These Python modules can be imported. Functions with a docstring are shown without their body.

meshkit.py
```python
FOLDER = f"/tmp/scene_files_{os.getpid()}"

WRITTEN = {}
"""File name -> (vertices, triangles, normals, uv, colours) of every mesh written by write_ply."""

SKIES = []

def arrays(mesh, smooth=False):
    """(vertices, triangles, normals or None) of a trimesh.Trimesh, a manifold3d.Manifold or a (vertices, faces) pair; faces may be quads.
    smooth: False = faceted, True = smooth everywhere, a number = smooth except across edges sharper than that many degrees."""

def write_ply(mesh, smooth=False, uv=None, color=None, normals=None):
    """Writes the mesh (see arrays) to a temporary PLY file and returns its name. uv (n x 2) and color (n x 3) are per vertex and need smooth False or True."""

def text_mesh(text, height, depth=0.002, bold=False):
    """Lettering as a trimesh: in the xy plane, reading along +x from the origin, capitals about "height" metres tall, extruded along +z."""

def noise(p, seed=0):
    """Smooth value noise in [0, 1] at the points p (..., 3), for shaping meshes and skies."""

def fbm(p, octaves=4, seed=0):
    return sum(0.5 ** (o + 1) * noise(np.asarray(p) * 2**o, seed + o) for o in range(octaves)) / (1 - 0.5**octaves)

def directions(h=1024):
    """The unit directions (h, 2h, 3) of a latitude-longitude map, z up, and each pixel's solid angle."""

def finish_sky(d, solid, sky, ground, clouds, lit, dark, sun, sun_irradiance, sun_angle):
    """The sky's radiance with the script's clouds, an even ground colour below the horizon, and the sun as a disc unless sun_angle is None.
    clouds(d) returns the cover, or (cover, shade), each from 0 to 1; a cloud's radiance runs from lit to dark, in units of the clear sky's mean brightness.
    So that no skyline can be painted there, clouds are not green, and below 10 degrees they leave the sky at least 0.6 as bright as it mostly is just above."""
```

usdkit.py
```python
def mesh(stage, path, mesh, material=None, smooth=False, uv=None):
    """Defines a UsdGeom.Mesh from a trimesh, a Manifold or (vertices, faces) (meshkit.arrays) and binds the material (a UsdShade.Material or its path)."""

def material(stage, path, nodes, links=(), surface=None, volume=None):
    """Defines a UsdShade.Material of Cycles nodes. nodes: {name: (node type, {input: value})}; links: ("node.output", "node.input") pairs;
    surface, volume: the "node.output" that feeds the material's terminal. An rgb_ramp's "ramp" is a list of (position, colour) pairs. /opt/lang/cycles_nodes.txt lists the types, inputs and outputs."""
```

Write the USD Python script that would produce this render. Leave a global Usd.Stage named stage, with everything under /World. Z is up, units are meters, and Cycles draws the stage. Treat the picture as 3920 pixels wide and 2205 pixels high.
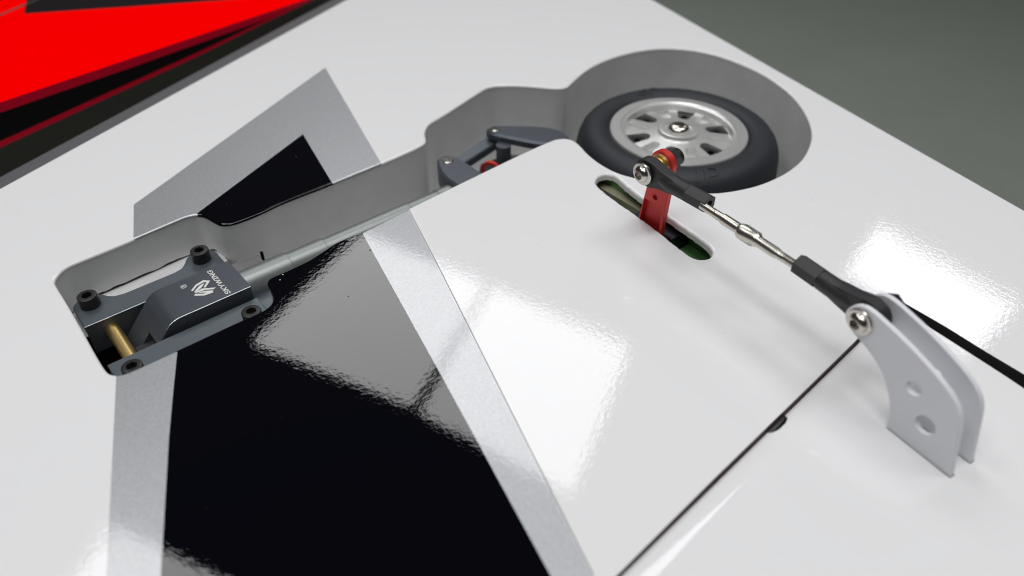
import math, numpy as np, trimesh, manifold3d as m3, shapely
from shapely.geometry import Polygon, Point, box as sbox, LineString
from shapely import affinity
from pxr import Usd, UsdGeom, UsdLux, UsdShade, Gf, Sdf
import usdkit, meshkit

stage = Usd.Stage.CreateInMemory()
UsdGeom.SetStageUpAxis(stage, "Z"); UsdGeom.SetStageMetersPerUnit(stage, 1.0)
W = UsdGeom.Xform.Define(stage, "/World"); UsdGeom.Scope.Define(stage, "/World/Looks")
MM = 0.001
rng = np.random.default_rng(7)

# ---------------------------------------------------------------- camera (all lengths below in mm; wing skin is z = 0)
PIT, YAW, CAM = math.radians(40.27), math.radians(39.80), np.array([-40.04, -241.95, 178.0])
fw = np.array([math.sin(YAW)*math.cos(PIT), math.cos(YAW)*math.cos(PIT), -math.sin(PIT)])
rt = np.array([math.cos(YAW), -math.sin(YAW), 0.0]); up = np.cross(rt, fw)
cam = UsdGeom.Camera.Define(stage, "/World/camera")
M = np.eye(4); M[0, :3], M[1, :3], M[2, :3], M[3, :3] = rt, up, -fw, CAM*MM
cam.AddTransformOp().Set(Gf.Matrix4d(*M.ravel().tolist()))
cam.CreateHorizontalApertureAttr(36.0); cam.CreateVerticalApertureAttr(20.25); cam.CreateFocalLengthAttr(27.45)
cam.CreateFStopAttr(7.5); cam.CreateFocusDistanceAttr(0.285)
cam.CreateClippingRangeAttr(Gf.Vec2f(0.02, 50.0)); cam.CreateExposureAttr(0.0)

# ---------------------------------------------------------------- light: dim room, reflected ceiling panels and added unseen fill panels (built further down)
def mat(name, nodes, links=(), surface="p.BSDF"):
    return usdkit.material(stage, "/World/Looks/"+name, nodes, links, surface=surface)
dome = UsdLux.DomeLight.Define(stage, "/World/room_light")
room = usdkit.material(stage, "/World/Looks/room_glow", {"b": ("background_shader", {"color": (0.92, 0.97, 1.0), "strength": 0.035})}, surface="b.background")
UsdShade.MaterialBindingAPI.Apply(dome.GetPrim()).Bind(room)
LAMP = 5.1      # radiance of each ceiling panel, added fill ones included

# ---------------------------------------------------------------- materials
def pb(name, color, rough=0.5, metal=0.0, bump=None, **kw):
    """principled material; bump = (scale per metre, height in metres[, detail])"""
    nodes = {"p": ("principled_bsdf", {"base_color": color, "roughness": rough, "metallic": metal, **kw})}
    links = []
    if bump:
        nodes["g"] = ("geometry", {})
        nodes["n"] = ("noise_texture", {"scale": bump[0], "detail": bump[2] if len(bump) > 2 else 2.0, "roughness": 0.55})
        nodes["b"] = ("bump", {"strength": 1.0, "distance": bump[1]})
        links += [("g.position", "n.vector"), ("n.fac", "b.height"), ("b.normal", "p.normal")]
    return mat(name, nodes, links)

def film(name, color, rough, metal=0.0, fine=(700.0, 1.3e-5), broad=(70.0, 8e-6), flake=None, coat=0.0):
    """glossy covering film: orange-peel ripple in two sizes, faint dust on the colour"""
    nodes = {"g": ("geometry", {}),
             "n1": ("noise_texture", {"scale": fine[0], "detail": 2.0, "roughness": 0.6}),
             "n2": ("noise_texture", {"scale": broad[0], "detail": 1.0, "roughness": 0.4}),
             "b1": ("bump", {"strength": 1.0, "distance": fine[1]}), "b2": ("bump", {"strength": 1.0, "distance": broad[1]}),
             "p": ("principled_bsdf", {"base_color": color, "roughness": rough, "metallic": metal, "coat_weight": coat, "coat_roughness": 0.04})}
    links = [("g.position", "n1.vector"), ("g.position", "n2.vector"), ("n2.fac", "b2.height"), ("n1.fac", "b1.height"), ("b2.normal", "b1.normal")]
    if not flake: links += [("b1.normal", "p.normal")]
    if flake:
        nodes["v"] = ("voronoi_texture", {"scale": flake[0]})
        nodes["r"] = ("rgb_ramp", {"ramp": [(0.0, tuple(c*flake[1] for c in color)), (1.0, tuple(min(1, c*flake[2]) for c in color))]})
        nodes["sx"] = ("separate_color", {})
        links.append(("b1.normal", "p.coat_normal"))
        nodes["b3"] = ("bump", {"strength": 1.0, "distance": flake[3]})
        links += [("g.position", "v.vector"), ("v.color", "sx.color"), ("sx.r", "r.fac"), ("r.color", "p.base_color"), ("sx.g", "b3.height"), ("b2.normal", "b3.normal"), ("b3.normal", "p.normal")]
        if coat: pass
    return mat(name, nodes, links)

MT = {}
MT["white"] = film("white_film", (0.815, 0.812, 0.816), 0.012, fine=(600.0, 2.0e-5))
MT["black"] = film("black_film", (0.0012, 0.0012, 0.003), 0.012, fine=(520.0, 1.35e-5))
MT["silver"] = film("silver_film", (0.45, 0.46, 0.475), 0.42, 0.68, flake=(2300.0, 0.91, 1.09, 1.6e-5), coat=1.0)
MT["wall"] = mat("well_paint", {"g": ("geometry", {}), "n": ("noise_texture", {"scale": 38.0, "detail": 5.0, "roughness": 0.65}), "r": ("rgb_ramp", {"ramp": [(0.3, (0.66, 0.66, 0.65)), (0.7, (0.76, 0.76, 0.755))]}),
    "n2": ("noise_texture", {"scale": 220.0, "detail": 3.0}), "b": ("bump", {"strength": 1.0, "distance": 1.2e-4}), "p": ("principled_bsdf", {"roughness": 0.42})},
    [("g.position", "n.vector"), ("g.position", "n2.vector"), ("n.fac", "r.fac"), ("r.color", "p.base_color"), ("n2.fac", "b.height"), ("b.normal", "p.normal")])
MT["lip"] = pb("skin_core", (0.72, 0.71, 0.69), 0.7, bump=(900.0, 1.5e-4))
MT["edge_grey"] = pb("edge_grey", (0.12, 0.12, 0.125), 0.5)
MT["seam"] = pb("film_seam", (0.16, 0.16, 0.17), 0.5)
MT["seam2"] = pb("scratched_film", (0.88, 0.88, 0.88), 0.3)
MT["dark"] = pb("dark_inside", (0.012, 0.012, 0.012), 0.6)  # near-black standing for shade in recesses and gaps; also dark dust
MT["hinge"] = pb("hinge_gap_shade", (0.14, 0.100, 0.096), 0.5)  # dark brown that paints the shade of the hinge gap
MT["gun"] = pb("gunmetal_anodised", (0.130, 0.150, 0.167), 0.38, 0.6, bump=(2600.0, 2.2e-5, 3.0))
MT["gun2"] = pb("smooth_anodised", (0.090, 0.100, 0.118), 0.36, 0.5, bump=(2200.0, 4e-6))
MT["edge"] = pb("bare_edge", (0.72, 0.75, 0.76), 0.3, 0.9)
MT["strut"] = pb("satin_nickel", (0.27, 0.29, 0.28), 0.44, 0.8, bump=(3000.0, 1.4e-5))
MT["brass"] = pb("brass", (0.80, 0.58, 0.24), 0.36, 1.0, bump=(1500.0, 6e-6))
MT["screw"] = pb("black_oxide", (0.018, 0.016, 0.018), 0.4, 0.2, bump=(1500.0, 8e-6))
MT["steel"] = pb("polished_steel", (0.60, 0.57, 0.52), 0.2, 1.0, bump=(900.0, 1e-5))
MT["rod"] = pb("nickel_rod", (0.60, 0.575, 0.52), 0.27, 1.0, bump=(900.0, 1.5e-6))
MT["nylon"] = pb("black_nylon", (0.022, 0.022, 0.024), 0.5, bump=(1300.0, 2e-5))
MT["red"] = pb("red_anodised", (0.62, 0.036, 0.032), 0.40, 0.25, bump=(2500.0, 8e-6))
MT["horn"] = pb("white_horn_paint", (0.80, 0.81, 0.84), 0.4, bump=(700.0, 2e-5))
MT["rubber"] = pb("tyre_rubber", (0.013, 0.015, 0.020), 0.58, bump=(1500.0, 1.5e-5))
MT["rim"] = pb("machined_aluminium", (0.80, 0.80, 0.78), 0.30, 0.7, bump=(1800.0, 1e-5))
MT["rimd"] = pb("milled_aluminium", (0.50, 0.50, 0.49), 0.42, 0.9, bump=(900.0, 3e-5))
MT["green"] = pb("green_glass_fibre", (0.16, 0.36, 0.14), 0.45, bump=(300.0, 1e-4))
MT["olive"] = pb("bare_ply", (0.24, 0.23, 0.15), 0.6, bump=(300.0, 1e-4))
MT["wood"] = pb("grey_ply", (0.19, 0.19, 0.185), 0.8, bump=(420.0, 6e-4))
MT["servo"] = pb("servo_case", (0.008, 0.009, 0.012), 0.28)
MT["engrave"] = pb("engraved_white", (0.72, 0.72, 0.70), 0.5)
MT["fred"] = pb("red_film", (1.0, 0.0, 0.0), 0.6, specular_ior_level=0.0)
MT["fcrim"] = pb("crimson_trim", (0.80, 0.0, 0.03), 0.35)
MT["fblack"] = pb("black_trim_film", (0.013, 0.011, 0.012), 0.5, specular_ior_level=0.05)
MT["fdark"] = pb("floor_shade_and_line", (0.045, 0.044, 0.036), 0.6)  # dark olive painted for floor in shade; panel line too
MT["lamp"] = usdkit.material(stage, "/World/Looks/lamp_diffuser", {"e": ("emission", {"color": (0.99, 0.992, 1.0), "strength": LAMP})}, surface="e.emission")
MT["lampframe"] = pb("lamp_frame", (0.6, 0.6, 0.6), 0.5)
MT["floor"] = mat("grey_green_floor", {"g": ("geometry", {}), "n": ("noise_texture", {"scale": 5.0, "detail": 6.0, "roughness": 0.7}),
    "r": ("rgb_ramp", {"ramp": [(0.2, (0.305, 0.340, 0.292)), (0.8, (0.350, 0.388, 0.336))]}), "p": ("principled_bsdf", {"roughness": 0.65})},
    [("g.position", "n.vector"), ("n.fac", "r.fac"), ("r.color", "p.base_color")])

# ---------------------------------------------------------------- scene-tree helpers
used = set()
def free(path):
    if path not in used:
        used.add(path); return path
    k = 1
    while f"{path}_{k:03d}" in used: k += 1
    used.add(f"{path}_{k:03d}"); return f"{path}_{k:03d}"
def meta(prim, label=None, cat=None, group=None, kind=None):
    for k, v in (("label", label), ("category", cat), ("group", group), ("kind", kind)):
        if v: prim.SetCustomDataByKey(k, v)
def thing(name, label, cat, at=(0, 0, 0), group=None):
    p = free("/World/"+name); x = UsdGeom.Xform.Define(stage, p); x.AddTranslateOp().Set(Gf.Vec3d(*(np.array(at, float)*MM)))
    meta(x.GetPrim(), label, cat, group); ORG[p] = np.array(at, float); return p
ORG = {"/World": np.zeros(3)}
def node(name, parent, label=None):
    p = free(parent+"/"+name); x = UsdGeom.Xform.Define(stage, p); ORG[p] = ORG[parent]; meta(x.GetPrim(), label); return p
def org(p):
    while p not in ORG: p = p.rsplit("/", 1)[0]
    return ORG[p]
def obj(name, parent, mesh, m, smooth=32, label=None, cat=None, kind=None, group=None):
    p = free(parent+"/"+name)
    v, f, n = meshkit.arrays(mesh, smooth)
    v = (v-org(parent))*MM
    pm = usdkit.mesh(stage, p, (v, f), MT[m])
    if n is not None:
        pm.CreateNormalsAttr([Gf.Vec3f(*map(float, q)) for q in n]); pm.SetNormalsInterpolation("vertex")
    meta(pm.GetPrim(), label, cat, group, kind); return p

# ---------------------------------------------------------------- shape helpers (mm)
def tm(man):
    k = man.to_mesh(); return trimesh.Trimesh(k.vert_properties[:, :3], k.tri_verts, process=False)
def mf(mesh):
    return m3.Manifold(m3.Mesh(np.asarray(mesh.vertices, np.float32), np.asarray(mesh.faces, np.uint32)))
def cat(*ms): return trimesh.util.concatenate([tm(x) if isinstance(x, m3.Manifold) else x for x in ms])
def frame_of(a, b, hint=(0, 0, 1)):
    z = np.subtract(b, a).astype(float); z /= np.linalg.norm(z)
    x = np.array(hint, float); x -= z*(x@z)
    if np.linalg.norm(x) < 1e-6: x = np.array([1.0, 0, 0])-z*z[0]
    x /= np.linalg.norm(x); T = np.eye(4); T[:3, 0], T[:3, 1], T[:3, 2], T[:3, 3] = x, np.cross(z, x), z, a
    return T
def lathe(prof, n=48, T=None):
    """closed solid of revolution about z; prof = [(r, z), ...] from bottom to top"""
    prof = np.array(prof, float); ang = np.arange(n)*2*np.pi/n
    v, f, idx = [], [], []
    for r, z in prof:
        if r < 1e-9: idx.append([len(v)]*n); v.append((0, 0, z))
        else: idx.append(list(range(len(v), len(v)+n))); v += [(r*math.cos(a), r*math.sin(a), z) for a in ang]
    if prof[0][0] > 1e-9: idx.insert(0, [len(v)]*n); v.append((0, 0, prof[0][1]))
    if prof[-1][0] > 1e-9: idx.append([len(v)]*n); v.append((0, 0, prof[-1][1]))
    for a, b in zip(idx[:-1], idx[1:]):
        for i in range(n):
            j = (i+1) % n
            if a[i] != a[j]: f.append((a[i], a[j], b[j]))
            if b[i] != b[j]: f.append((a[i], b[j], b[i]))
    m = trimesh.Trimesh(np.array(v), np.array(f), process=False)
    if T is not None: m.apply_transform(T)
    return m
def ring_lathe(prof, n=96, T=None):
    """closed profile turned into a ring"""
    prof = np.array(prof, float); k = len(prof); ang = np.arange(n)*2*np.pi/n
    v = np.array([(r*math.cos(a), r*math.sin(a), z) for a in ang for r, z in prof])
    f = []
    for i in range(n):
        for j in range(k):
            a, b, c, d = i*k+j, ((i+1) % n)*k+j, ((i+1) % n)*k+(j+1) % k, i*k+(j+1) % k
            f += [(a, b, c), (a, c, d)]
    m = trimesh.Trimesh(v, np.array(f), process=False)
    if m.volume < 0: m.invert()
    if T is not None: m.apply_transform(T)
    return m
def ccw(p):
    p = np.asarray(p, float); x, y = p[:, 0], p[:, 1]
    return p if np.sum(x*np.roll(y, -1)-y*np.roll(x, -1)) > 0 else p[::-1]
def chaikin(p, n=2):
    p = np.asarray(p, float)
    for _ in range(n):
        q = np.roll(p, -1, 0); p = np.stack([0.75*p+0.25*q, 0.25*p+0.75*q], 1).reshape(-1, 2)
    return p
def resample(p, step):
    out = []
    p = np.asarray(p, float)
    for a, b in zip(p, np.roll(p, -1, 0)):
        k = max(1, int(np.linalg.norm(b-a)/step)); out += [a+(b-a)*i/k for i in range(k)]
    return np.array(out)
def inset(p, d):
    """move a ccw ring inwards by d along its vertex normals"""
    t = np.roll(p, -1, 0)-np.roll(p, 1, 0); t /= np.linalg.norm(t, axis=1, keepdims=True)
    return p+d*np.stack([-t[:, 1], t[:, 0]], 1)
def tri(poly):
    out = []
    for g in getattr(poly, "geoms", [poly]):
        if g.geom_type == "Polygon" and g.area > 1e-6:
            v, f = trimesh.creation.triangulate_polygon(g, engine="earcut"); out.append(trimesh.Trimesh(np.c_[v, np.zeros(len(v))], f, process=False))
    m = trimesh.util.concatenate(out)
    n = np.cross(m.vertices[m.faces[:, 1]]-m.vertices[m.faces[:, 0]], m.vertices[m.faces[:, 2]]-m.vertices[m.faces[:, 0]])[:, 2]
    m.faces[n < 0] = m.faces[n < 0][:, ::-1]
    return m
def slab(poly, z0, z1, bev=0.0):
    """extruded plate (manifold) with chamfered top and bottom edges"""
    def cs(p):
        rings = [ccw(np.array(p.exterior.coords)[:-1])]+[ccw(np.array(h.coords)[:-1])[::-1] for h in p.interiors]
        return m3.CrossSection(rings)
    if bev <= 0: return m3.Manifold.extrude(cs(poly), z1-z0).translate((0, 0, z0))
    p = ccw(np.array(poly.exterior.coords)[:-1]); q = inset(p, bev)
    n = len(p); rows = [(q, z0), (p, z0+bev), (p, z1-bev), (q, z1)]
    v = np.vstack([np.c_[r, np.full(n, z)] for r, z in rows]); f = []
    for k in range(3):
        for i in range(n):
            j = (i+1) % n; f += [(k*n+i, k*n+j, (k+1)*n+j), (k*n+i, (k+1)*n+j, (k+1)*n+i)]
    vv, ff = trimesh.creation.triangulate_polygon(Polygon(q), engine="earcut")
    c = trimesh.Trimesh(np.c_[vv, np.zeros(len(vv))], ff, process=False)
    from scipy.spatial import cKDTree
    idx = cKDTree(q).query(vv)[1]
    for t in ff:
        a, b, d = idx[t[0]], idx[t[1]], idx[t[2]]
        s = np.cross(q[b]-q[a], q[d]-q[a]) if False else (q[b]-q[a])[0]*(q[d]-q[a])[1]-(q[b]-q[a])[1]*(q[d]-q[a])[0]
        if s < 0: b, d = d, b
        f.append((3*n+a, 3*n+b, 3*n+d)); f.append((a, d, b))
    man = mf(trimesh.Trimesh(v, np.array(f), process=False))
    for h in poly.interiors:
        man = man-m3.Manifold.extrude(m3.CrossSection([ccw(np.array(h.coords)[:-1])]), z1-z0+2).translate((0, 0, z0-1))
    return man
def block(x0, x1, y0, y1, z0, z1): return m3.Manifold.cube((x1-x0, y1-y0, z1-z0)).translate((x0, y0, z0))
def cyl(r, z0, z1, n=40, at=(0, 0)): return m3.Manifold.cylinder(z1-z0, r, r, n).translate((at[0], at[1], z0))
def moved(man, T): return man.transform(np.asarray(T)[:3, :])
def hexa(r, z0, z1, rot=0.0): return m3.Manifold.cylinder(z1-z0, r, r, 6).rotate((0, 0, rot)).translate((0, 0, z0))
YZ = np.array([[0, 0, 1, 0], [1, 0, 0, 0], [0, 1, 0, 0], [0, 0, 0, 1.0]])     # polygon (y, z) extruded along x
XZ = np.array([[1, 0, 0, 0], [0, 0, -1, 0], [0, 1, 0, 0], [0, 0, 0, 1.0]])    # polygon (x, z) extruded along -y

# ---------------------------------------------------------------- traced outlines of the wing (mm)
CUT = [(-28.8,22.9),(-28.7,26.4),(-27.3,28.9),(-24.8,31.5),(-21.8,32.8),(-16.0,33.0),(-2.1,33.5),(18.2,35.0),(23.4,35.4),(26.9,34.2),(29.2,30.9),(30.2,26.1),(31.3,21.6),(34.1,19.6),(36.9,18.9),(42.1,18.6),(47.6,18.8),(55.5,20.0),(67.8,19.9),(79.5,19.7),(104.1,20.1),(121.9,21.1),(128.5,22.1),(131.1,24.2),(134.2,30.2),(138.8,34.7),(142.6,36.7),(149.9,38.1),(176.1,45.9),(185.7,48.7),(192.1,45.8),(201.6,37.2),(210.1,26.4),(213.4,23.7),(217.0,22.6),(222.9,25.2),(236.4,30.6),(251.9,33.4),(270.9,32.2),(286.0,27.0),(296.3,18.6),(303.5,7.0),(307.1,-7.6),(306.4,-30.3),(298.2,-53.8),(285.5,-71.6),(271.0,-84.9),(257.8,-91.5),(245.7,-95.6),(231.5,-97.0),(216.8,-95.6),(205.1,-91.6),(195.5,-86.4),(189.5,-77.6),(185.1,-68.4),(181.0,-58.6),(177.8,-51.2),(177.3,-41.6),(178.9,-31.8),(181.5,-24.5),(182.7,-18.6),(181.1,-14.9),(177.4,-12.7),(175.2,-12.3),(159.8,-12.2),(120.1,-14.4),(93.4,-16.0),(71.0,-18.2),(67.9,-17.7),(63.3,-17.2),(59.0,-17.5),(54.4,-18.8),(49.6,-19.9),(46.9,-20.5),(38.0,-20.8),(32.1,-20.6),(30.5,-21.1),(29.5,-22.1),(28.8,-23.8),(28.3,-27.4),(27.6,-30.4),(26.6,-32.5),(24.9,-34.2),(22.1,-35.2),(18.3,-35.3),(14.0,-35.0),(-8.4,-35.1),(-19.9,-35.1),(-24.5,-34.9),(-26.5,-34.1),(-28.0,-32.8),(-28.8,-31.2),(-29.1,-29.0),(-29.2,-25.9),(-29.2,-20.0),(-28.9,-7.4),(-28.7,5.4),(-28.7,16.6)]
SLOT = [(165.9,-49.8),(168.8,-47.8),(171.7,-47.5),(174.4,-49.4),(175.4,-52.2),(173.4,-60.4),(171.7,-70.6),(170.0,-86.1),(169.0,-94.8),(167.8,-106.5),(166.8,-110.5),(164.9,-112.9),(161.7,-114.0),(158.7,-112.9),(157.1,-110.2),(157.3,-104.8),(159.2,-94.0),(161.3,-77.9),(162.1,-65.2),(163.4,-55.8),(164.2,-52.2)]
HINGE = [(190.8,-167.3),(188.6,-169.6),(162.9,-172.9),(126.6,-175.3),(86.0,-177.9),(44.0,-181.0),(-487,-217.0)]
WING = [(-487,-94.2),(387,283),(253,-300),(174.5,-300),(190.5,-214.8),(191.3,-202.3),(192.7,-188.1),(193.1,-178.4),(193.4,-169.0)]+HINGE
SIL = [Polygon([(0.0,28),(10.5,57.1),(134.0,121.3),(102.3,13)]).difference(Polygon([(21,29),(26.8,34.4),(90.6,64.9),(78.2,12),(30,12)])),
       Polygon([(69.0,-12),(96,-8),(93.6,-16.2),(79.8,-58.3),(55.8,-129.1),(39.5,-177.3),(26,-219),(17,-219),(31.7,-170.7),(50.5,-98.9),(71.0,-19.0)]).buffer(0),
       Polygon([(-25,-28),(-4,-28),(-8.3,-35.5),(-15.3,-50.1),(-23.9,-68.4),(-34.9,-93.4),(-41.9,-109.4),(-75,-185),(-92,-200),(-52.2,-100.9),(-29.7,-40.7)])]
BLK = [Polygon([(21,29),(26.8,34.4),(90.6,64.9),(78.2,12),(30,12)]),
       Polygon([(72.6,-12),(71.0,-19.0),(50.5,-98.9),(31.7,-170.7),(17,-222),(-100,-260),(-75,-185),(-41.9,-109.4),(-34.9,-93.4),(-23.9,-68.4),(-15.3,-50.1),(-8.3,-35.5),(-4,-28),(20,-12)])]
SIL[1] = SIL[1].difference(BLK[1])

R = 0.9                                             # rounding radius of the film over every edge
cut = ccw(resample(chaikin(CUT, 2), 1.2)); slot = ccw(resample(chaikin(SLOT, 2), 0.7))
slot = slot+np.stack([meshkit.noise(np.c_[slot*0.9, np.full(len(slot), s)], s)-0.5 for s in (1, 2)], 1)*0.35
def outer_ring():
    return ccw(np.array(WING, float))
cut_o, slot_o = inset(cut, -R), inset(slot, -1.1)
win = Polygon(WING)
flat = win.difference(Polygon(cut_o).buffer(0)).difference(Polygon(slot_o).buffer(0))
regions = {"black_panel": BLK, "silver_stripe": SIL}

def fillet(ring, r, out=True):
    """quads that round the sheet from z = 0 (at ring moved out by r) down to z = -r at the ring"""
    th = np.linspace(0, np.pi/2, 6); rows = []
    for t in th: rows.append(np.c_[inset(ring, -r*(1-math.sin(t))), np.full(len(ring), -r*(1-math.cos(t)))])
    return rows
def strip(rows, keep=None, lift=0.0):
    n = len(rows[0]); v = np.vstack(rows)+[0, 0, lift]; f = []
    for k in range(len(rows)-1):
        for i in range(n):
            if keep is None or keep[i]:
                j = (i+1) % n; f += [(k*n+i, k*n+j, (k+1)*n+j), (k*n+i, (k+1)*n+j, (k+1)*n+i)]
    return trimesh.Trimesh(v, np.array(f), process=False) if f else None
rows_c, rows_s = fillet(cut, R), fillet(slot, 1.1)
mid = [Point(*p) for p in 0.5*(cut_o+np.roll(cut_o, -1, 0))]

PALE = [(35.8,-22.1,0.28),(33.7,-24.1,0.25)]; DARK = [(47.7,-47.6,0.3),(67.7,-29.8,0.4)]
for _ in range(40):
    q = (rng.uniform(-60, 330), rng.uniform(-60, 150), rng.uniform(0.05, 0.09)); d = (rng.uniform(-40, 250), rng.uniform(-160, 130), rng.uniform(0.08, 0.16))
    if len(PALE) < 22 and flat.buffer(-1).contains(Point(q[:2])) and not BLK[1].contains(Point(q[:2])): PALE.append(q)
    if len(DARK) < 22 and flat.buffer(-1).contains(Point(d[:2])): DARK.append(d)
SCRATCH = [((131.9,-137.9),(131.6,-141.7)),((127.5,-146.0),(126.8,-152.4)),((129.7,-132.0),(126.6,-141.9)),((163.6,-167.2),(163.4,-170.3)),((118,-60),(112,-64)),((205,-128),(211,-126)),((96,-122),(99,-130)),((-46,10),(-43,4)),((150,62),(158,66))]
wing = thing("wing", "white model aeroplane wing lying underside up, black and silver trim around its wheel bay", "aircraft wing")
taken = np.zeros(len(cut), bool); rest = flat
for name, polys in (("black_panel", BLK), ("silver_stripe", SIL)):
    for k, P in enumerate(polys):
        keep = np.array([P.contains(q) for q in mid]) & ~taken; taken |= keep
        top = flat.intersection(P); rest = rest.difference(P)
        parts = [tri(top)]; parts[0].vertices[:, 2] = 0.06
        for g in getattr(top, "geoms", [top]):          # thin edge of the film
            ring = ccw(np.array(g.exterior.coords)[:-1]); parts.append(strip([np.c_[ring, np.full(len(ring), 0.06)], np.c_[ring, np.full(len(ring), -0.1)]]))
            parts[-1].invert()
        s = strip(rows_c, keep, 0.06)
        if s is not None: parts.append(s)
        lab = {"black_panel": ["glossy black triangle beyond the strut bay", "glossy black panel in front of the strut bay"],
               "silver_stripe": ["silver chevron around the far black triangle", "silver stripe right of the big black panel", "silver stripe left of the big black panel"]}[name][k]
        obj(name, wing, cat(*[p for p in parts if p is not None]), "black" if name == "black_panel" else "silver", smooth=40, label=lab)
sk = [tri(rest), strip(rows_c, ~taken), strip(rows_s)]
def edge_face(a, b, z1): return trimesh.Trimesh(np.array([(*a, 0.0), (*b, 0.0), (*b, z1), (*a, z1)]), [(0, 2, 1), (0, 3, 2)], process=False)
sk += [edge_face(WING[k], WING[k+1], -1.6) for k in range(3)]
obj("trailing_edge_face", wing, cat(*[edge_face(WING[k], WING[k+1], -5.0) for k in range(8, len(WING)-1)]), "hinge", smooth=False, label="wing edge facing the flap, shade of the gap painted dark brown")  # gap shade is put into the colour of these edge faces
obj("gap_side", wing, cat(*[edge_face(WING[k], WING[k+1], -5.0) for k in range(3, 8)]), "dark", smooth=False, label="wing side of the gap beside the flap, gap shade painted black")  # blackness of the gap painted on the wing's side faces
obj("rounded_edge", wing, cat(*[lathe([(r, 0), (r, float(np.hypot(b[0]-a[0], b[1]-a[1])))], 16, frame_of((*a, 0.02-r), (*b, 0.02-r))) for a, b, r in ((WING[2], WING[1], 0.6), (WING[1], WING[0], 0.9))]), "white", smooth=60, label="rounded outer edge of the white skin")
seam = LineString([(94.0,-16.2),(80.2,-58.3),(56.2,-129.1),(39.9,-177.3)]).buffer(0.14, cap_style=2)
sm = tri(seam); sm.vertices[:, 2] = 0.09; obj("film_seam", wing, sm, "seam", smooth=False, label="thin dark film seam right of the middle silver stripe")
def speck(x, y, r): return tm(m3.Manifold.sphere(r, 8).scale((1, 1, 0.5)).translate((x, y, 0.05)))
obj("dust", wing, cat(*[speck(*q) for q in PALE]), "lip", smooth=False, label="pale dust specks on the film", kind="stuff")
obj("dust", wing, cat(*[speck(*q) for q in DARK]), "dark", smooth=False, label="dark dust specks on the film", kind="stuff")
def hair(a, b, w=0.10): 
    g = tri(LineString([a, b]).buffer(w/2, cap_style=2)); g.vertices[:, 2] = 0.03; return g
obj("scratches", wing, cat(*[hair(*q) for q in SCRATCH]), "seam2", smooth=False, label="fine hairline scratches in the white film", kind="stuff")
obj("skin", wing, cat(*sk), "white", smooth=40, label="glossy white wing skin with wheel bay and servo slot cut out")

# bay walls hanging from the cut-out, bays' floors, thick lip of the slot
def wall_bottom(p):
    j = meshkit.noise(np.c_[p*0.45, np.zeros(len(p))], 3)-0.5
    return np.where((p[:, 0] < 29.5) & (p[:, 1] > 0), -16.9+1.0*j, -46.0)
wb = inset(cut, -0.25)
wz = wall_bottom(cut)
rows = [np.c_[cut, np.full(len(cut), -R)]]+[np.c_[wb, np.maximum(wz, z)] for z in (-1.8, -9.0)]+[np.c_[wb, np.maximum(wz, -17.6+0.9*(meshkit.noise(np.c_[wb, np.zeros(len(wb))], 5)-0.5))], np.c_[wb, np.maximum(wz, -23.0)], np.c_[wb, np.maximum(wz, -35.0)], np.c_[wb, wz]]
torn = ~((wb[:, 0] > 43.3) & (wb[:, 0] < 45.4) & (wb[:, 1] > 0))
ww = [strip(rows[:4]), strip(rows[3:5], torn), strip(rows[4:])]; ww = [trimesh.Trimesh(m.vertices, m.faces[trimesh.triangles.area(m.triangles) > 1e-9], process=False) for m in ww]
obj("bay_wall", wing, cat(*ww), "wall", smooth=50, label="light grey painted wall of the wheel and strut bay")
bay = Polygon(cut).buffer(3.0)
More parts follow.
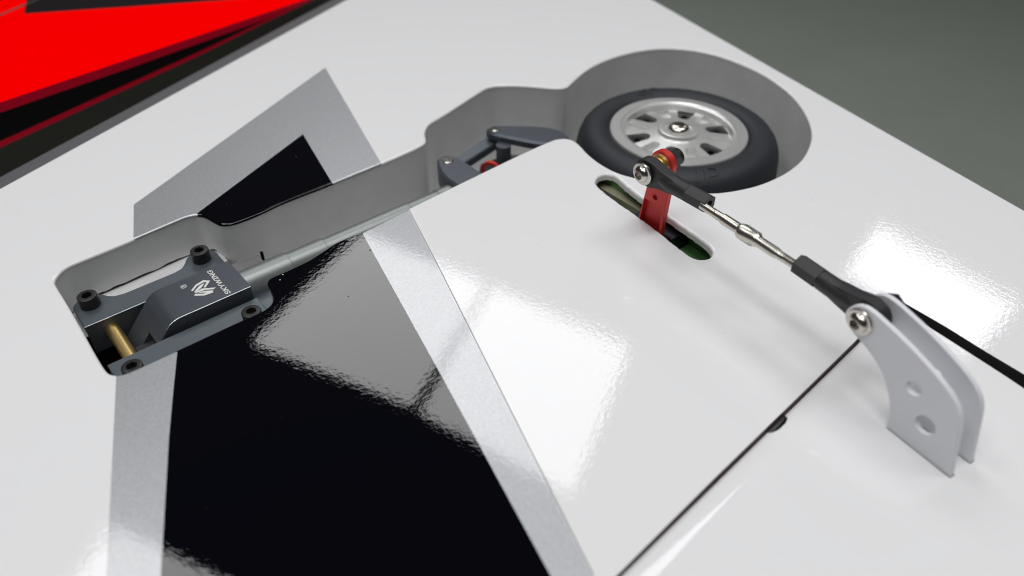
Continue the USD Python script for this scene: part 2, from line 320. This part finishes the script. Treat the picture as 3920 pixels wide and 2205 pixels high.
f1 = tri(bay.intersection(sbox(-60, 13, 30.5, 60)).difference(sbox(-27.6, -30, 28, 30).buffer(-6.5))); f1.vertices[:, 2] = -17.9
obj("bay_floor", wing, f1, "wall", smooth=False, label="white ledge under the retract unit")
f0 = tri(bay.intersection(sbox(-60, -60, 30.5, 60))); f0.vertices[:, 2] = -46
obj("bay_floor", wing, f0, "dark", smooth=False, label="floor under the retract unit with its deep shade painted black")  # black colour stands for the shade down in the pit
f2 = tri(bay.intersection(sbox(30.5, -140, 400, 80))); f2.vertices[:, 2] = -46
obj("bay_floor", wing, f2, "wall", smooth=False)
obj("mounting_rail", wing, cat(block(29.5, 41.8, 9, 20.2, -40, -18.6), block(29.5, 36.5, 7.5, 9, -40, -19.4)), "wood", smooth=False, label="rough grey plywood block beside the strut")
sl = inset(slot, -0.1); rough = -2.7+0.5*(meshkit.noise(np.c_[slot*0.8, np.zeros(len(slot))], 9)-0.5)
obj("slot_lip", wing, strip([np.c_[slot, np.full(len(slot), -1.1)], np.c_[inset(slot, 0.12), np.full(len(slot), -1.8)], np.c_[inset(slot, 0.25), rough], np.c_[inset(slot, -4), rough-0.4]]), "lip", smooth=50, label="rough white cut edge of the servo slot")
SB = (140, 176, -125, -43)
bx_ = Polygon([(SB[0], SB[2]), (SB[1], SB[2]), (SB[1], SB[3]), (SB[0], SB[3])])
obj("servo_bay", wing, strip([np.c_[ccw(np.array(bx_.exterior.coords)[:-1]), np.full(4, z)] for z in (-3.3, -30)]), "green", smooth=False)
f3 = tri(sbox(SB[0], SB[2], SB[1], -62)); f3.vertices[:, 2] = -12; obj("servo_bay_floor", wing, f3, "green", smooth=False, label="dark green floor inside the servo slot")
obj("servo_bay_side", wing, block(171.5, 175.8, -71.5, -43.2, -30, -6.5), "olive", smooth=False, label="olive plywood cheek inside the far end of the servo slot")
lo = tri(win.buffer(-1.0)); lo.vertices[:, 2] = -52; obj("far_side_skin", wing, lo, "dark", smooth=False)
hl = np.array(HINGE[1:-1]+[(-487, -217)]); hl = hl+[0, 5.6]
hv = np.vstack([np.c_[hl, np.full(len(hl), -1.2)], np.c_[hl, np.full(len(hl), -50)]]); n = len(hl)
obj("hinge_shroud", wing, trimesh.Trimesh(hv, [q for i in range(n-1) for q in ((i, i+1, n+i+1), (i, n+i+1, n+i))], process=False), "hinge", smooth=False)  # wall behind the gap, in the same painted gap shade
LEp, LEg = [(-487,-94.2),(387,283)], [(-492,-77.5),(380,299)]
le = np.array([(*LEp[0], -0.2), (*LEp[1], -0.2), (*LEg[1], -5.0), (*LEg[0], -5.0), (-492, -76.5, -30), (380, 300, -30)])
obj("leading_edge", wing, trimesh.Trimesh(le, [(0, 1, 2), (0, 2, 3), (3, 2, 5), (3, 5, 4)], process=False), "edge_grey", smooth=False, label="grey band along the wing's far leading edge")

# ---------------------------------------------------------------- flap (hinged part of the wing)
def hinge_y(x): return -181.25+(x-44.0)*0.0655
def flap_right(s): return np.interp(s, [0, 3, 10, 28, 46, 130], [189.1, 189.8, 189.5, 187.8, 185.5, 172.8])
def flap_z(s, d):
    a = np.where(s < 8, -2.2*(1-s/8)**2, 0.0)
    b = np.where(d < 1.2, -1.2*(1-np.sqrt(np.maximum(0, 1-(1-d/1.2)**2))), 0.0)
    return a+b-0.05-0.004*np.maximum(0, s-10)
ss = np.r_[0, 0.03, 0.1, np.arange(0.2, 5.5, 0.2), 5.7, 6, 7, 8, 9, 10, 11, 13, 20, 40, 80, 130]
uu = np.r_[0, np.linspace(150, 585, 12), np.linspace(595, 612, 44), np.linspace(614, 676, 20), 677.6, 678.4, 678.9, 679.4, 679.8, 680]/680.0
V, F, idx = [], [], {}
def fv(i, j):
    if (i, j) not in idx:
        s = ss[j]; xr = flap_right(s); x = -487+uu[i]*(xr+487); d = xr-x
        idx[i, j] = len(V); V.append((x, hinge_y(x)-s, float(flap_z(np.array(s), np.array(d)))))
    return idx[i, j]
hole_cells = []
for i in range(len(uu)-1):
    for j in range(len(ss)-1):
        q = [fv(i, j), fv(i+1, j), fv(i+1, j+1), fv(i, j+1)]; c = np.mean([V[k] for k in q], 0)
        if ((c[0]-116.4)/4.7)**2+((hinge_y(c[0])-c[1])/2.1)**2 < 1: continue
        F += [(q[0], q[2], q[1]), (q[0], q[3], q[2])]
V = np.array(V); n0 = len(V)
lipi = [fv(i, 0) for i in range(len(uu))]+[fv(len(uu)-1, j) for j in range(1, len(ss))]
side = V[lipi]-[0, 0, 30]; V = np.vstack([V, side])
F += [q for k in range(len(lipi)-1) for q in ((lipi[k], lipi[k+1], n0+k+1), (lipi[k], n0+k+1, n0+k))]
flap = obj("flap", wing, trimesh.Trimesh(V, np.array(F), process=False), "white", smooth=35, label="white hinged flap along the near edge of the wing")
obj("flap_pocket_shade", wing, block(109, 124, -181.5, -172.2, -14, -5), "dark", smooth=False, label="black block under the notch in the flap front edge, standing for its shade")  # block added so the notch reads black; shade by colour

# ---------------------------------------------------------------- landing gear
gear = thing("landing_gear", "retracted main landing gear, grey metal unit, strut and wheel folded into the wing bay", "landing gear", (0, 0, -20))
def rail_poly(sgn):
    a = lambda cx, t0, t1, r=6.3: [(cx+r*math.cos(t), 23.2+r*math.sin(t)) for t in np.radians(np.linspace(t0, t1, 10))]
    p = [(27.5, 12.0), (27.5, 21)]+a(21.3, 5, 155)+[(14.3, 24.2), (12.6, 22.7), (9.5, 22.0), (-9.6, 22.0), (-12.8, 22.8), (-14.6, 24.4)]+a(-21.3, 30, 155)+[(-27.0, 23), (-27.0, 12.0)]
    p = np.array(p); p[:, 1] *= sgn; return Polygon(ccw(p))
fr = [slab(rail_poly(s), -26, -12.8, 0.35) for s in (1, -1)]
fr.append(block(-6, 27.2, -12.5, 12.5, -27, -23.5))
for sx in (-21.3, 21.3):
    for sy in (-23.3, 23.3): fr = [k-cyl(2.1, -30, 0, at=(sx, sy)) for k in fr]
obj("frame", gear, cat(*fr), "gun", smooth=30, label="gunmetal side rails of the retract unit")
# trunnion block: profile in (x, z)
pts = [(27.2,-24),(27.2,-8.5)]+[(1.5,-8.4),(-0.6,-8.5),(-2.2,-8.9),(-3.8,-9.7),(-5.4,-11.2),(-7.0,-13.2),(-9.4,-15.6),(-13.6,-20.2),(-16.4,-24)]
tk = slab(Polygon(ccw(np.array(pts))), -10.2, 10.2, 0.3)
tk = moved(tk, XZ)
nt = block(-17.5, -9.6, -10.5, -1.6, -30, -9)
obj("trunnion", gear, tm(tk-nt), "gun2", smooth=40, label="smooth grey pivot block with engraved lettering")
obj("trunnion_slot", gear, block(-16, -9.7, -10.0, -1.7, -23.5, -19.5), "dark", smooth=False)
def flat_text(s, h, origin, along, upv, z, bold=True, sq=1.0, slant=0.0):
    t = meshkit.text_mesh(s, h, 0.25, bold); v = t.vertices.copy()
    along, upv = np.array(along, float), np.array(upv, float)
    xy = np.outer(v[:, 0]*sq+v[:, 1]*slant, along)+np.outer(v[:, 1], upv)
    t.vertices = np.c_[xy+np.array(origin), v[:, 2]-0.17+z]; return t, v[:, 0].max()*sq
# lettering reads along +y, letter tops towards -x
t, wd = flat_text("SKYWING", 1.75, (0, 0), (0, 1), (-1, 0), -8.45, sq=1.0, slant=0.25)
k = 18.6/wd
t, wd = flat_text("SKYWING", 1.75, (19.9, -10.0+0.6), (0, 1), (-1, 0), -8.45, sq=k*0.95, slant=0.25)
obj("lettering", gear, t, "engrave", smooth=False, label="engraved lettering SKYWING")
EMB = [[(9.1,1.5),(11.8,3.7),(15.0,4.4),(16.9,2.5),(13.9,-0.2),(13.5,0.4),(15.5,2.4),(14.8,3.2),(11.9,2.7),(9.5,0.8)],[(9.8,0.2),(12.8,2.3),(14.3,2.5),(14.5,2.2),(13.1,1.0),(12.1,0.3),(10.2,-0.3)],[(9.5,-0.5),(12.8,0.0),(16.9,-2.6),(15.8,-3.0),(13.2,-1.3),(12.5,-1.3),(10.2,-1.0)],[(10.7,-1.5),(11.2,-1.4),(13.0,-1.9),(15.5,-3.6),(14.9,-4.5),(15.2,-4.7),(11.7,-4.2),(8.9,-2.0),(9.5,-1.2),(11.9,-3.1),(13.3,-3.3)]]
lg = cat(*[slab(Polygon(ccw(np.array(e))), -8.62, -8.37) for e in EMB])
obj("emblem", gear, lg, "engrave", smooth=False, label="engraved angular wing emblem")
rr, _ = flat_text("R", 0.95, (8.4, 5.15), (0, 1), (-1, 0), -8.45)
ring = tm(slab(Point(7.95, 5.5).buffer(1.05, 16).difference(Point(7.95, 5.5).buffer(0.82, 16)), -8.62, -8.37))
obj("registered_mark", gear, cat(rr, ring), "engrave", smooth=False)
def edge_line(pts, r=0.16):
    return cat(*[lathe([(r, 0), (r, float(np.linalg.norm(np.subtract(b, a))))], 8, frame_of(a, b)) for a, b in zip(pts[:-1], pts[1:])])
obj("worn_edge", gear, edge_line([(-27.0, 11.9, -12.85), (-3.0, 11.9, -12.85)]), "edge", label="bright bare edge of the far rail")
obj("worn_edge", gear, edge_line([(27.0, -10.15, -8.55), (1.5, -10.15, -8.45), (-0.6, -10.15, -8.55), (-2.2, -10.15, -8.95), (-3.8, -10.15, -9.75), (-5.4, -10.15, -11.2)]), "edge", label="bright bare edge of the pivot block")
# socket-head screws
def socket_screw(at, r=3.5, h=4.8, top=-8.0):
    b = lathe([(r, top-h), (r, top-0.5), (r-0.12, top-0.2), (r-0.45, top)], 40)
    man = mf(b)-hexa(1.95, top-2.2, top+1, 12)
    man = man+m3.Manifold.cylinder(4, 2.0, 2.0, 24).translate((0, 0, top-h-3.9))
    return tm(man.translate((at[0], at[1], 0)))
for at in ((-21.3, 23.0), (21.2, 22.9), (21.0, -23.4), (-21.3, -23.4)): obj("screw", gear, socket_screw(at), "screw", smooth=35)
obj("pivot_pin", gear, lathe([(2.55, -12.4), (2.55, 12.4)], 40, frame_of((-19.0, 0, -18.0), (-19.0, 1, -18.0)) ), "brass", smooth=35, label="brass pin across the unit")
# strut of several stages along +x
ZS = -15.4
TX = frame_of((0, 0, ZS), (1, 0, ZS))
obj("strut_sleeve", gear, lathe([(6.1, 26.5), (6.1, 46.3), (5.9, 46.8)], 56, TX), "strut", smooth=35, label="wide lower sleeve of the strut")
obj("strut_tube", gear, lathe([(5.55, 46.8), (5.55, 62.4), (5.35, 62.9)], 56, TX), "strut", smooth=35)
obj("strut_tube", gear, lathe([(5.0, 62.9), (5.0, 103.3), (4.8, 103.9)], 56, TX), "strut", smooth=35)
obj("strut_tube", gear, lathe([(4.6, 103.9), (4.6, 119.0), (4.9, 119.1), (4.9, 134)], 56, TX), "strut", smooth=35)
obj("strut_key", gear, block(27.6, 36.5, -15.5, -3, -27, -17.0), "gun", smooth=False)
# fork, strap, trailing arm
def plate(pts, z0, z1, bev=0.8, it=1): return slab(Polygon(ccw(chaikin(pts, it))), z0, z1, bev)
fork = plate([(126.5, -9), (126.3, 6.5), (130.8, 16.4), (133.0, 19.6), (136.8, 20.6), (140.0, 17.4), (141.5, 11), (141.5, -9)], -20, -8.0, 0.9)
obj("fork", gear, tm(fork), "gun2", smooth=35, label="dark fork clamped on the strut end")
arm = plate([(165.8, 21.8), (166.6, 26.6), (171.6, 27.6), (179, 20.5), (189, 12.0), (194.5, 3), (193, -6), (186, -8), (178, -1.5), (168.5, 16.2)], -12.2, -7.6, 1.0, 2)
arm2 = plate([(178, 2), (190, 10), (203, -8), (236, -22), (236, -36), (196, -24)], -24, -17, 0.8)
obj("trailing_arm", gear, tm(arm+arm2+block(180, 192, -6, 6, -20, -8)), "gun2", smooth=35, label="dark trailing arm carrying the wheel")
strap = slab(Polygon(ccw(np.array([(140, 20.5), (168, 27.6), (171.5, 21), (143, 14.5)]))), -17.5, -13, 0.5)
obj("link", gear, tm(strap), "gun", smooth=30)
obj("damper", gear, cat(lathe([(3.4, 0), (3.4, 22)], 32, frame_of((150, -2, -20), (172, 12, -20)))), "screw", smooth=35)
obj("damper_ring", gear, ring_lathe([(3.2, 0), (4.6, 0), (4.6, 1.8), (3.2, 1.8)], 40, frame_of((148.2, -0.6, -11.5), (168, 12, -11.5))), "red", smooth=30, label="small red collar on the damper")
def cap_pin(at, z, r): return tm(mf(lathe([(r, z-3), (r, z+0.25), (r-0.3, z+0.5)], 32))-m3.Manifold.cylinder(1, 0.5, 0.9, 20).translate((0, 0, z-0.2))).apply_translation((at[0], at[1], 0))
obj("void_filler", gear, cat(slab(Polygon(ccw(np.array([(150, -14), (188, -14), (194, 2), (176, 20), (160, 22), (150, 12)]))), -45, -22, 1.0), cyl(3.6, -24, -11, 28, (167.5, 13.5))), "gun2", smooth=35)  # dark block added for the shaded void under the arm, plus a post
obj("link_pin", gear, cap_pin((135.6, 14.6), -8.0, 2.5), "steel", smooth=30); obj("link_pin", gear, cap_pin((170.0, 22.9), -7.6, 2.4), "steel", smooth=30)

# wheel
C, ZW = np.array([242.6, -30.6, 0]), -10.4
TW = np.eye(4); TW[:3, 3] = C+[0, 0, ZW]
wheel = node("wheel", gear, "black rubber tyre on a silver spoked rim")
SIDE = [(34.2, -0.9), (35.5, 0.25), (37.5, 0.95), (40.5, 1.2), (43.5, 0.6), (46.0, -1.0), (47.8, -3.2), (49.0, -6.2), (49.7, -10.0)]
def tyre_profile():
    p = [(31.0, -3.4), (33.4, -2.4)]+SIDE+[(49.9, -12.0), (49.6, -12.5), (49.6, -13.4), (50.1, -13.9), (50.3, -18), (50.3, -21)]
    m = [(r, -39-z) for r, z in p]
    return p+m[::-1]
tp = tyre_profile()
obj("tyre", wheel, ring_lathe(tp, 128, TW), "rubber", smooth=40)
def side_z(r): return np.interp(r, [q[0] for q in SIDE], [q[1] for q in SIDE])
def on_tyre(s, h, centre, spread=1.0):
    t = meshkit.text_mesh(s, h, 1.0, True)
    for _ in range(2): t = t.subdivide()
    v = t.vertices.copy(); mx = (v[:, :2].max(0)+v[:, :2].min(0))/2
    d = np.array(centre, float)-C[:2]; rad = np.linalg.norm(d); u = -d/rad; a = np.array([u[1], -u[0]])
    x = (v[:, 0]-mx[0])*spread+(v[:, 1]-mx[1])*0.15; y = v[:, 1]-mx[1]; r = rad-y; th = x/rad
    P = np.outer(r*np.cos(th), -u)+np.outer(r*np.sin(th), a)
    t.vertices = np.c_[P+C[:2], np.where(v[:, 2] > 0.5, side_z(r)+0.42, side_z(r)-0.5)+ZW]; return t
obj("tyre_lettering", wheel, on_tyre("JP", 8.5, (218.2, -66.3), 1.2), "rubber", smooth=False, label="raised letters JP on the tyre")
obj("tyre_lettering", wheel, on_tyre("JP", 6.0, (259.5, 5.6), 1.15), "rubber", smooth=False, label="raised letters JP on the tyre")
rim = mf(lathe([(0, -12), (33.6, -12), (33.6, -0.5), (33.2, 0.0), (28.6, 0.0), (28.2, -0.35), (27.4, -0.35), (26.6, -0.6), (26.3, -2.0), (25.9, -3.2), (10.2, -1.4), (9.7, -0.9), (9.3, 0.2), (8.9, 0.35), (7.4, 0.35), (7.0, -0.4), (0, -0.4)], 128))
base_a = math.radians(31)
pk_deep, pk_shal = [], []
for k in range(12):
    a = base_a+k*math.pi/6; deep = k % 2 == 0
    r0, w0, w1 = (14.4, 3.1, 4.7) if deep else (14.8, 2.5, 3.7)
    P = shapely.union_all([Point(r0+w0, 0).buffer(w0, 16), Polygon([(r0+w0, -w0), (25.4, -w1), (25.4, w1), (r0+w0, w0)])])
    m = slab(P, -11 if deep else -4.6, 3).rotate((0, 0, math.degrees(a)))
    rim = rim-m
rimm = tm(rim); rimm.apply_transform(TW)
obj("rim", wheel, rimm, "rim", smooth=28, label="silver rim with milled pockets")
for k in range(0, 12, 2):
    a = base_a+k*math.pi/6; s = mf(lathe([(4.5, -9), (4.5, -4.6), (4.2, -4.1)], 28))-hexa(1.9, -6.5, 0, 30)
    m = tm(s.translate((20.6*math.cos(a), 20.6*math.sin(a), 0))); m.apply_transform(TW); obj("rim_screw", wheel, m, "screw", smooth=35)
hub = mf(lathe([(5.3, -2), (5.3, 0.3), (4.9, 1.3), (3.9, 2.1), (2.6, 2.5), (0, 2.6)], 40))-hexa(1.5, 1.3, 4, 10)
m = tm(hub); m.apply_transform(TW); obj("axle_screw", wheel, m, "steel", smooth=40)

# ---------------------------------------------------------------- control horn on the flap
hd, hn = np.array([-0.1326, -0.9912, 0]), np.array([0.9912, -0.1326, 0]); H0 = np.array([138.1, -198.95, 0])
TH = np.eye(4); TH[:3, 0], TH[:3, 1], TH[:3, 2], TH[:3, 3] = hd, (0, 0, 1), hn, H0        # (along, up) plane, extruded along hn
if np.linalg.det(TH[:3, :3]) < 0: TH[:3, 2] = hn
HORN = [(0,-4),(0.0,0.0),(-1.2,4.4),(-2.6,8.5),(-4.2,11.5),(-7.8,15.8),(-11.9,18.8),(-17.1,21.0),(-20.4,21.9),(-22.8,23.2),(-24.4,25.6),(-24.2,28.4),(-22.2,31.2),(-19.4,32.6),(-16.3,32.5),(-13.0,31.9),(-6.8,30.6),(-0.6,28.9),(5.7,26.7),(9.5,25.1),(12.2,23.4),(14.4,21.4),(16.0,18.6),(17.2,14.0),(20.3,0.2),(21,-4)]
hp_ = Polygon(ccw(resample(np.vstack([np.array(HORN[:1]), chaikin(HORN[1:-1], 2)[2:-6], np.array(HORN[-2:])]), 0.8)))
hp_ = hp_.difference(Point(1.7, 18.5).buffer(2.35, 20)).difference(Point(8.6, 9.9).buffer(3.05, 20)).difference(Point(-19.2, 27.1).buffer(1.6, 20))
horn = thing("control_horn", "white two-plate control horn standing on the flap at the rod's near end", "control horn", H0)
def to_horn(man):
    m = tm(man); m.vertices = m.vertices@TH[:3, :3].T+TH[:3, 3]
    if m.volume < 0: m.invert()
    return m
obj("horn_plate", horn, to_horn(slab(hp_, 0, 1.7, 0.25)), "horn", smooth=30)
obj("horn_plate", horn, to_horn(slab(hp_, 9.0, 10.7, 0.25)), "horn", smooth=30)
for off in (0.0, 9.0):
    c = [H0+hd*a+hn*(off+b) for a, b in ((-0.25, -0.22), (20.5, -0.22), (20.5, 1.92), (-0.25, 1.92))]
    obj("base_joint", horn, tm(slab(Polygon(ccw(np.array(c)[:, :2])), -0.6, -0.03)), "edge_grey", smooth=False, label="dark joint where the plate enters the flap")
def button_screw(T, rf=4.25, L=16.0):
    """flanged button head with hex socket; head at -z of T"""
    b = mf(lathe([(1.45, -L), (1.45, 0), (rf, 0), (rf, 0.55), (rf-0.25, 0.85), (3.15, 0.95), (3.0, 1.5), (2.6, 2.1), (1.9, 2.55), (0, 2.7)], 44))-hexa(1.75, 0.2, 4, 20)
    m = tm(b); m.apply_transform(T); return m
tip = H0+hd*-19.2+np.array([0, 0, 27.1])
obj("screw", horn, button_screw(frame_of(tip-hn*0.05, tip-hn*1.0), 4.2, 11.5), "steel", smooth=35)
obj("nut", horn, tm(moved(m3.Manifold.cylinder(4.5, 3.4, 3.4, 6), frame_of(tip+hn*10.65, tip+hn*12))), "screw", smooth=20)

# ---------------------------------------------------------------- servo, servo arm, pushrod
servo = thing("servo", "black servo inside the wing slot with its red anodised arm standing out", "servo", (165, -85, -20))
obj("case", servo, tm(slab(Polygon(ccw(np.array([(164.5, -94), (175.6, -94), (175.6, -71.8), (164.5, -71.8)]))), -14.9, -4.6, 0.6)), "servo", smooth=False)
obj("output_shaft", servo, lathe([(3.0, 0), (3.0, 9)], 32, frame_of((156.2, -84.5, -18), (165, -84.5, -18))), "steel", smooth=35)
B = np.array([153.4, -87.0, 27.85]); H = tip+hn*5.3; H[2] = 27.05
AP = [(-78.2,-24),(-78.6,-10),(-79.6,2.0),(-81.4,15.0),(-81.75,24)]+[(-87+5.25*math.cos(t), 27.85+5.25*math.sin(t)) for t in np.radians(np.linspace(0, 180, 15))]+[(-92.2,24),(-91.9,17),(-91.3,3.0),(-91,-10),(-90.9,-24)]
ap = Polygon(ccw(resample(AP, 1.5)))
a_ = slab(ap, 0, 2.7, 0.3)
pk = slab(Polygon(ccw(np.array([(-81.9, 9.6), (-81.4, 5), (-80.4, -7), (-89.6, -7), (-89.6, 5), (-89.4, 9.6)]))).buffer(0.7, 6), -1, 2.1)
a_ = a_-pk-cyl(1.25, -1, 5, 24, (-86.3, 13.1))
m = tm(a_); m.vertices = np.c_[160.2+m.vertices[:, 2], m.vertices[:, 0], m.vertices[:, 1]]
if m.volume < 0: m.invert()
obj("arm", servo, m, "red", smooth=30, label="red anodised arm with a round hole and a milled pocket")
TB = frame_of((B[0], B[1], B[2]), (B[0]+1, B[1], B[2]))
rod = thing("pushrod", "steel turnbuckle pushrod with black ball ends above the white wing", "pushrod", B)
ax = (H-B)/np.linalg.norm(H-B); LR = np.linalg.norm(H-B)
def rod_end(name, origin, direction, screw_axis, eye):
    """eye plate across screw_axis, cone, collar and hexagon along direction"""
    T = np.eye(4); z = np.array(screw_axis, float); x = direction-z*(direction@z); x /= np.linalg.norm(x); T[:3, 0], T[:3, 1], T[:3, 2], T[:3, 3] = x, np.cross(z, x), z, origin
    t = 2.15
    e = mf(lathe([(eye-0.35, -t), (eye, -t+0.35), (eye, t-0.35), (eye-0.35, t)], 48))
    pl = [(0, -eye), (3.0, -eye+0.05), (6.5, -3.9), (11, -3.25), (15, -2.4), (15, 2.4), (11, 3.25), (6.5, 3.9), (3.0, eye-0.05), (0, eye)]
    e = e+slab(Polygon(ccw(np.array(pl))), -t, t, 0.25)
    c = lathe([(1.6, 5.0), (2.3, 6.4), (2.9, 8.4), (3.25, 11), (3.3, 13), (3.2, 18.6), (3.0, 18.9)], 40, frame_of((0, 0, 0), (1, 0, 0)))
    hx = m3.Manifold.cylinder(8.9, 3.45, 3.45, 6).rotate((0, 0, 30)).translate((0, 0, 18.9))
    hx = moved(hx, frame_of((0, 0, 0), (1, 0, 0)))
    e = (e+mf(c)+hx)-cyl(2.6, -5, 5, 32)
    e = e-moved(cyl(1.55, 26, 30, 24), frame_of((0, 0, 0), (1, 0, 0)))
    m = tm(moved(e, T)); obj(name, rod, m, "nylon", smooth=32)
rod_end("rod_end", B, ax, (1, 0, 0), 5.1)
rod_end("rod_end", H, -ax, hn, 5.0)
obj("ball", rod, lathe([(1.9, -2.9), (2.0, -2.2)]+[(2.62*math.cos(t), 2.62*math.sin(t)) for t in np.linspace(-0.7, 0.7, 9)]+[(2.2, 2.2), (2.2, 2.6), (4.0, 2.7), (4.0, 3.6), (3.3, 3.7), (3.3, 5.0), (4.2, 5.2), (4.2, 6.78)], 40, TB), "brass", smooth=30, label="brass ball and spacer at the servo arm")
obj("ball", rod, lathe([(1.9, -3.5), (2.0, -2.4)]+[(2.62*math.cos(t), 2.62*math.sin(t)) for t in np.linspace(-0.7, 0.7, 9)]+[(2.0, 2.4), (1.9, 3.5)], 40, frame_of(H, H+hn)), "brass", smooth=30, label="brass ball between the horn plates")
obj("screw", rod, button_screw(frame_of((B[0]-2.95, B[1], B[2]), (B[0]-4, B[1], B[2])), 4.3, 17.0), "steel", smooth=35)
nut = mf(lathe([(4.5, 9.52), (4.5, 10.0), (4.3, 10.4)], 40, TB))+moved(m3.Manifold.cylinder(3.4, 3.95, 3.95, 6).translate((0, 0, 10.3)), TB)+mf(lathe([(3.3, 13.7), (3.3, 15.7), (2.9, 16.1)], 32, TB))
obj("nut", rod, tm(nut), "screw", smooth=25, label="black lock nut behind the red arm")
def thread(z0, z1, r=1.5, pitch=0.55):
    n = int((z1-z0)/pitch*2); return [(r-(0.16 if k % 2 else 0.0), z0+(z1-z0)*k/n) for k in range(n+1)]
c0 = LR/2+0.4
pr = thread(26.5, 32.8)+[(1.5, 33.0), (1.5, 35.2), (1.85, 36.6), (1.85, c0-4.6), (1.8, c0-4.3)]
pr2 = [(1.85, c0+4.3), (1.85, 58.4), (1.5, 60.0), (1.5, 61.6)]+thread(61.8, 68.4)
TR = frame_of(B, H)
nutb = m3.Manifold.hull(m3.Manifold.cylinder(5.6, 2.95, 2.95, 6).translate((0, 0, c0-2.8))+m3.Manifold.cylinder(8.6, 1.9, 1.9, 24).translate((0, 0, c0-4.3)))
obj("turnbuckle", rod, cat(lathe(pr, 32, TR), lathe(pr2, 32, TR), moved(nutb, TR)), "rod", smooth=30, label="steel turnbuckle rod with a hexagon in the middle")

# ---------------------------------------------------------------- red aircraft beyond the leading edge
p0, fd = np.array([-8.32, 188.11, 0]), np.array([0.98800, 0.15446, 0]); fn = np.array([-0.15446, 0.98800, 0])
air = thing("red_aircraft", "red and black model aircraft body lying beyond the white wing, out of focus", "model aircraft", (80, 260, -60))
def flank(pts, push=0.0):
    v = np.array([p0+fd*s+np.array([0, 0, z])+fn*push for s, z in pts]); f = trimesh.creation.triangulate_polygon(Polygon(pts), engine="earcut")
    vv = np.array([p0+fd*s+np.array([0, 0, z])+fn*push for s, z in f[0]]); m = trimesh.Trimesh(vv, f[1], process=False)
    n = np.cross(vv[f[1][:, 1]]-vv[f[1][:, 0]], vv[f[1][:, 2]]-vv[f[1][:, 0]])@fn; m.faces[n > 0] = m.faces[n > 0][:, ::-1]; return m
topz = [(-400, 0), (205, 0)]
obj("edge_band", air, flank([(-400, 0.0), (205, 0.0), (165, -3.6), (109, -4.2), (68, -4.7), (-400, -4.6)]), "fcrim", smooth=False, label="dark red edge of the red top")
obj("side_panel", air, flank([(-400, -4.6), (68, -4.7), (109, -4.2), (165, -3.6), (154, -4.1), (107, -8.9), (-8, -18.3), (-400, -50.1)]), "fblack", smooth=False, label="black wedge on the flank")
obj("pinstripe", air, flank([(-400, -50.1), (-8, -18.3), (107, -8.9), (154, -4.1), (205, 0), (165, -4.4), (154, -5.3), (107, -10.9), (-8, -21.4), (-400, -54.5)]), "fcrim", smooth=False, label="thin red line along the flank")
obj("shaded_gap", air, flank([(-400, -54.5), (-8, -21.4), (107, -10.9), (154, -5.3), (165, -4.4), (205, 0.0), (420, 0.0), (420, -120), (-400, -120)]), "fdark", smooth=False, label="dark olive sheet standing for the shaded floor below the red line")  # sheet put in for the shaded gap; the shade is its colour
def wp(x, y): return (x, y)
tl, tr_ = p0+fd*-400, p0+fd*420
topp = Polygon([tl[:2], tr_[:2], (tr_+fn*260)[:2], (tl+fn*260)[:2]])
bk = Polygon([(42, 335), (32.1, 303.8), (79.8, 277.5), (135.6, 247.4), (190, 219.5), (330, 330), (200, 420), (60, 400)]).intersection(topp)
red = tri(topp.difference(bk)); obj("top", air, red, "fred", smooth=False, label="bright red top surface")
b = tri(bk); b.vertices[:, 2] += 0.05; obj("top_graphic", air, b, "fblack", smooth=False, label="black shape on the red top")
gl = LineString([(-60, 268), (20.5, 311.0), (60, 332)]).buffer(1.1).intersection(topp); g = tri(gl); g.vertices[:, 2] += 0.1; obj("panel_line", air, g, "fdark", smooth=False)

# ---------------------------------------------------------------- floor, ceiling panels, added fill panels
fl = trimesh.Trimesh(np.array([(-6000, -6000, -780), (9000, -6000, -780), (9000, 9000, -780), (-6000, 9000, -780)], float), [(0, 1, 2), (0, 2, 3)], process=False)
obj("floor", "/World", fl, "floor", smooth=False, label="grey-green floor far below the wing", cat="floor", kind="structure")
ZC = 1700.0
PANELS = [[(1130, 2120), (1322, 1545), (765, 1215), (506, 1806)], [(1330, 1512), (1486, 961), (930, 655), (768, 1180)], [(2790, 800), (2720, 211), (2330, 191), (2400, 719)], [(-99, 1386), (147, 840), (-333, 480), (-579, 1026)]]
def square(cx, cy, ang=-66, s=300):
    a = np.array([math.cos(math.radians(ang)), math.sin(math.radians(ang))])*s; b = np.array([-a[1], a[0]]); c = np.array([cx, cy])
    return [tuple(c+a+b), tuple(c+a-b), tuple(c-a-b), tuple(c-a+b)]
PANELS += [square(330, -120), square(-290, -740), square(-290, -120), square(980, -480), square(-910, 120)]  # unseen panels added only to raise the light level
for k, q in enumerate(PANELS):
    q = ccw(np.array(q, float)); c = q.mean(0)
    L = thing("ceiling_and_fill_light", "square white light panel above the wing, from a set of reflected lamps and added fill", "ceiling light", (c[0], c[1], ZC), group="ceiling light panels")
    v = np.c_[q, np.full(4, ZC)]
    obj("diffuser", L, trimesh.Trimesh(v, [(0, 2, 1), (0, 3, 2)], process=False), "lamp", smooth=False)
    o = inset(q, -12); ringp = Polygon(o).difference(Polygon(q))
    obj("panel_frame", L, tm(slab(ringp, ZC-4, ZC+30)), "lampframe", smooth=False)
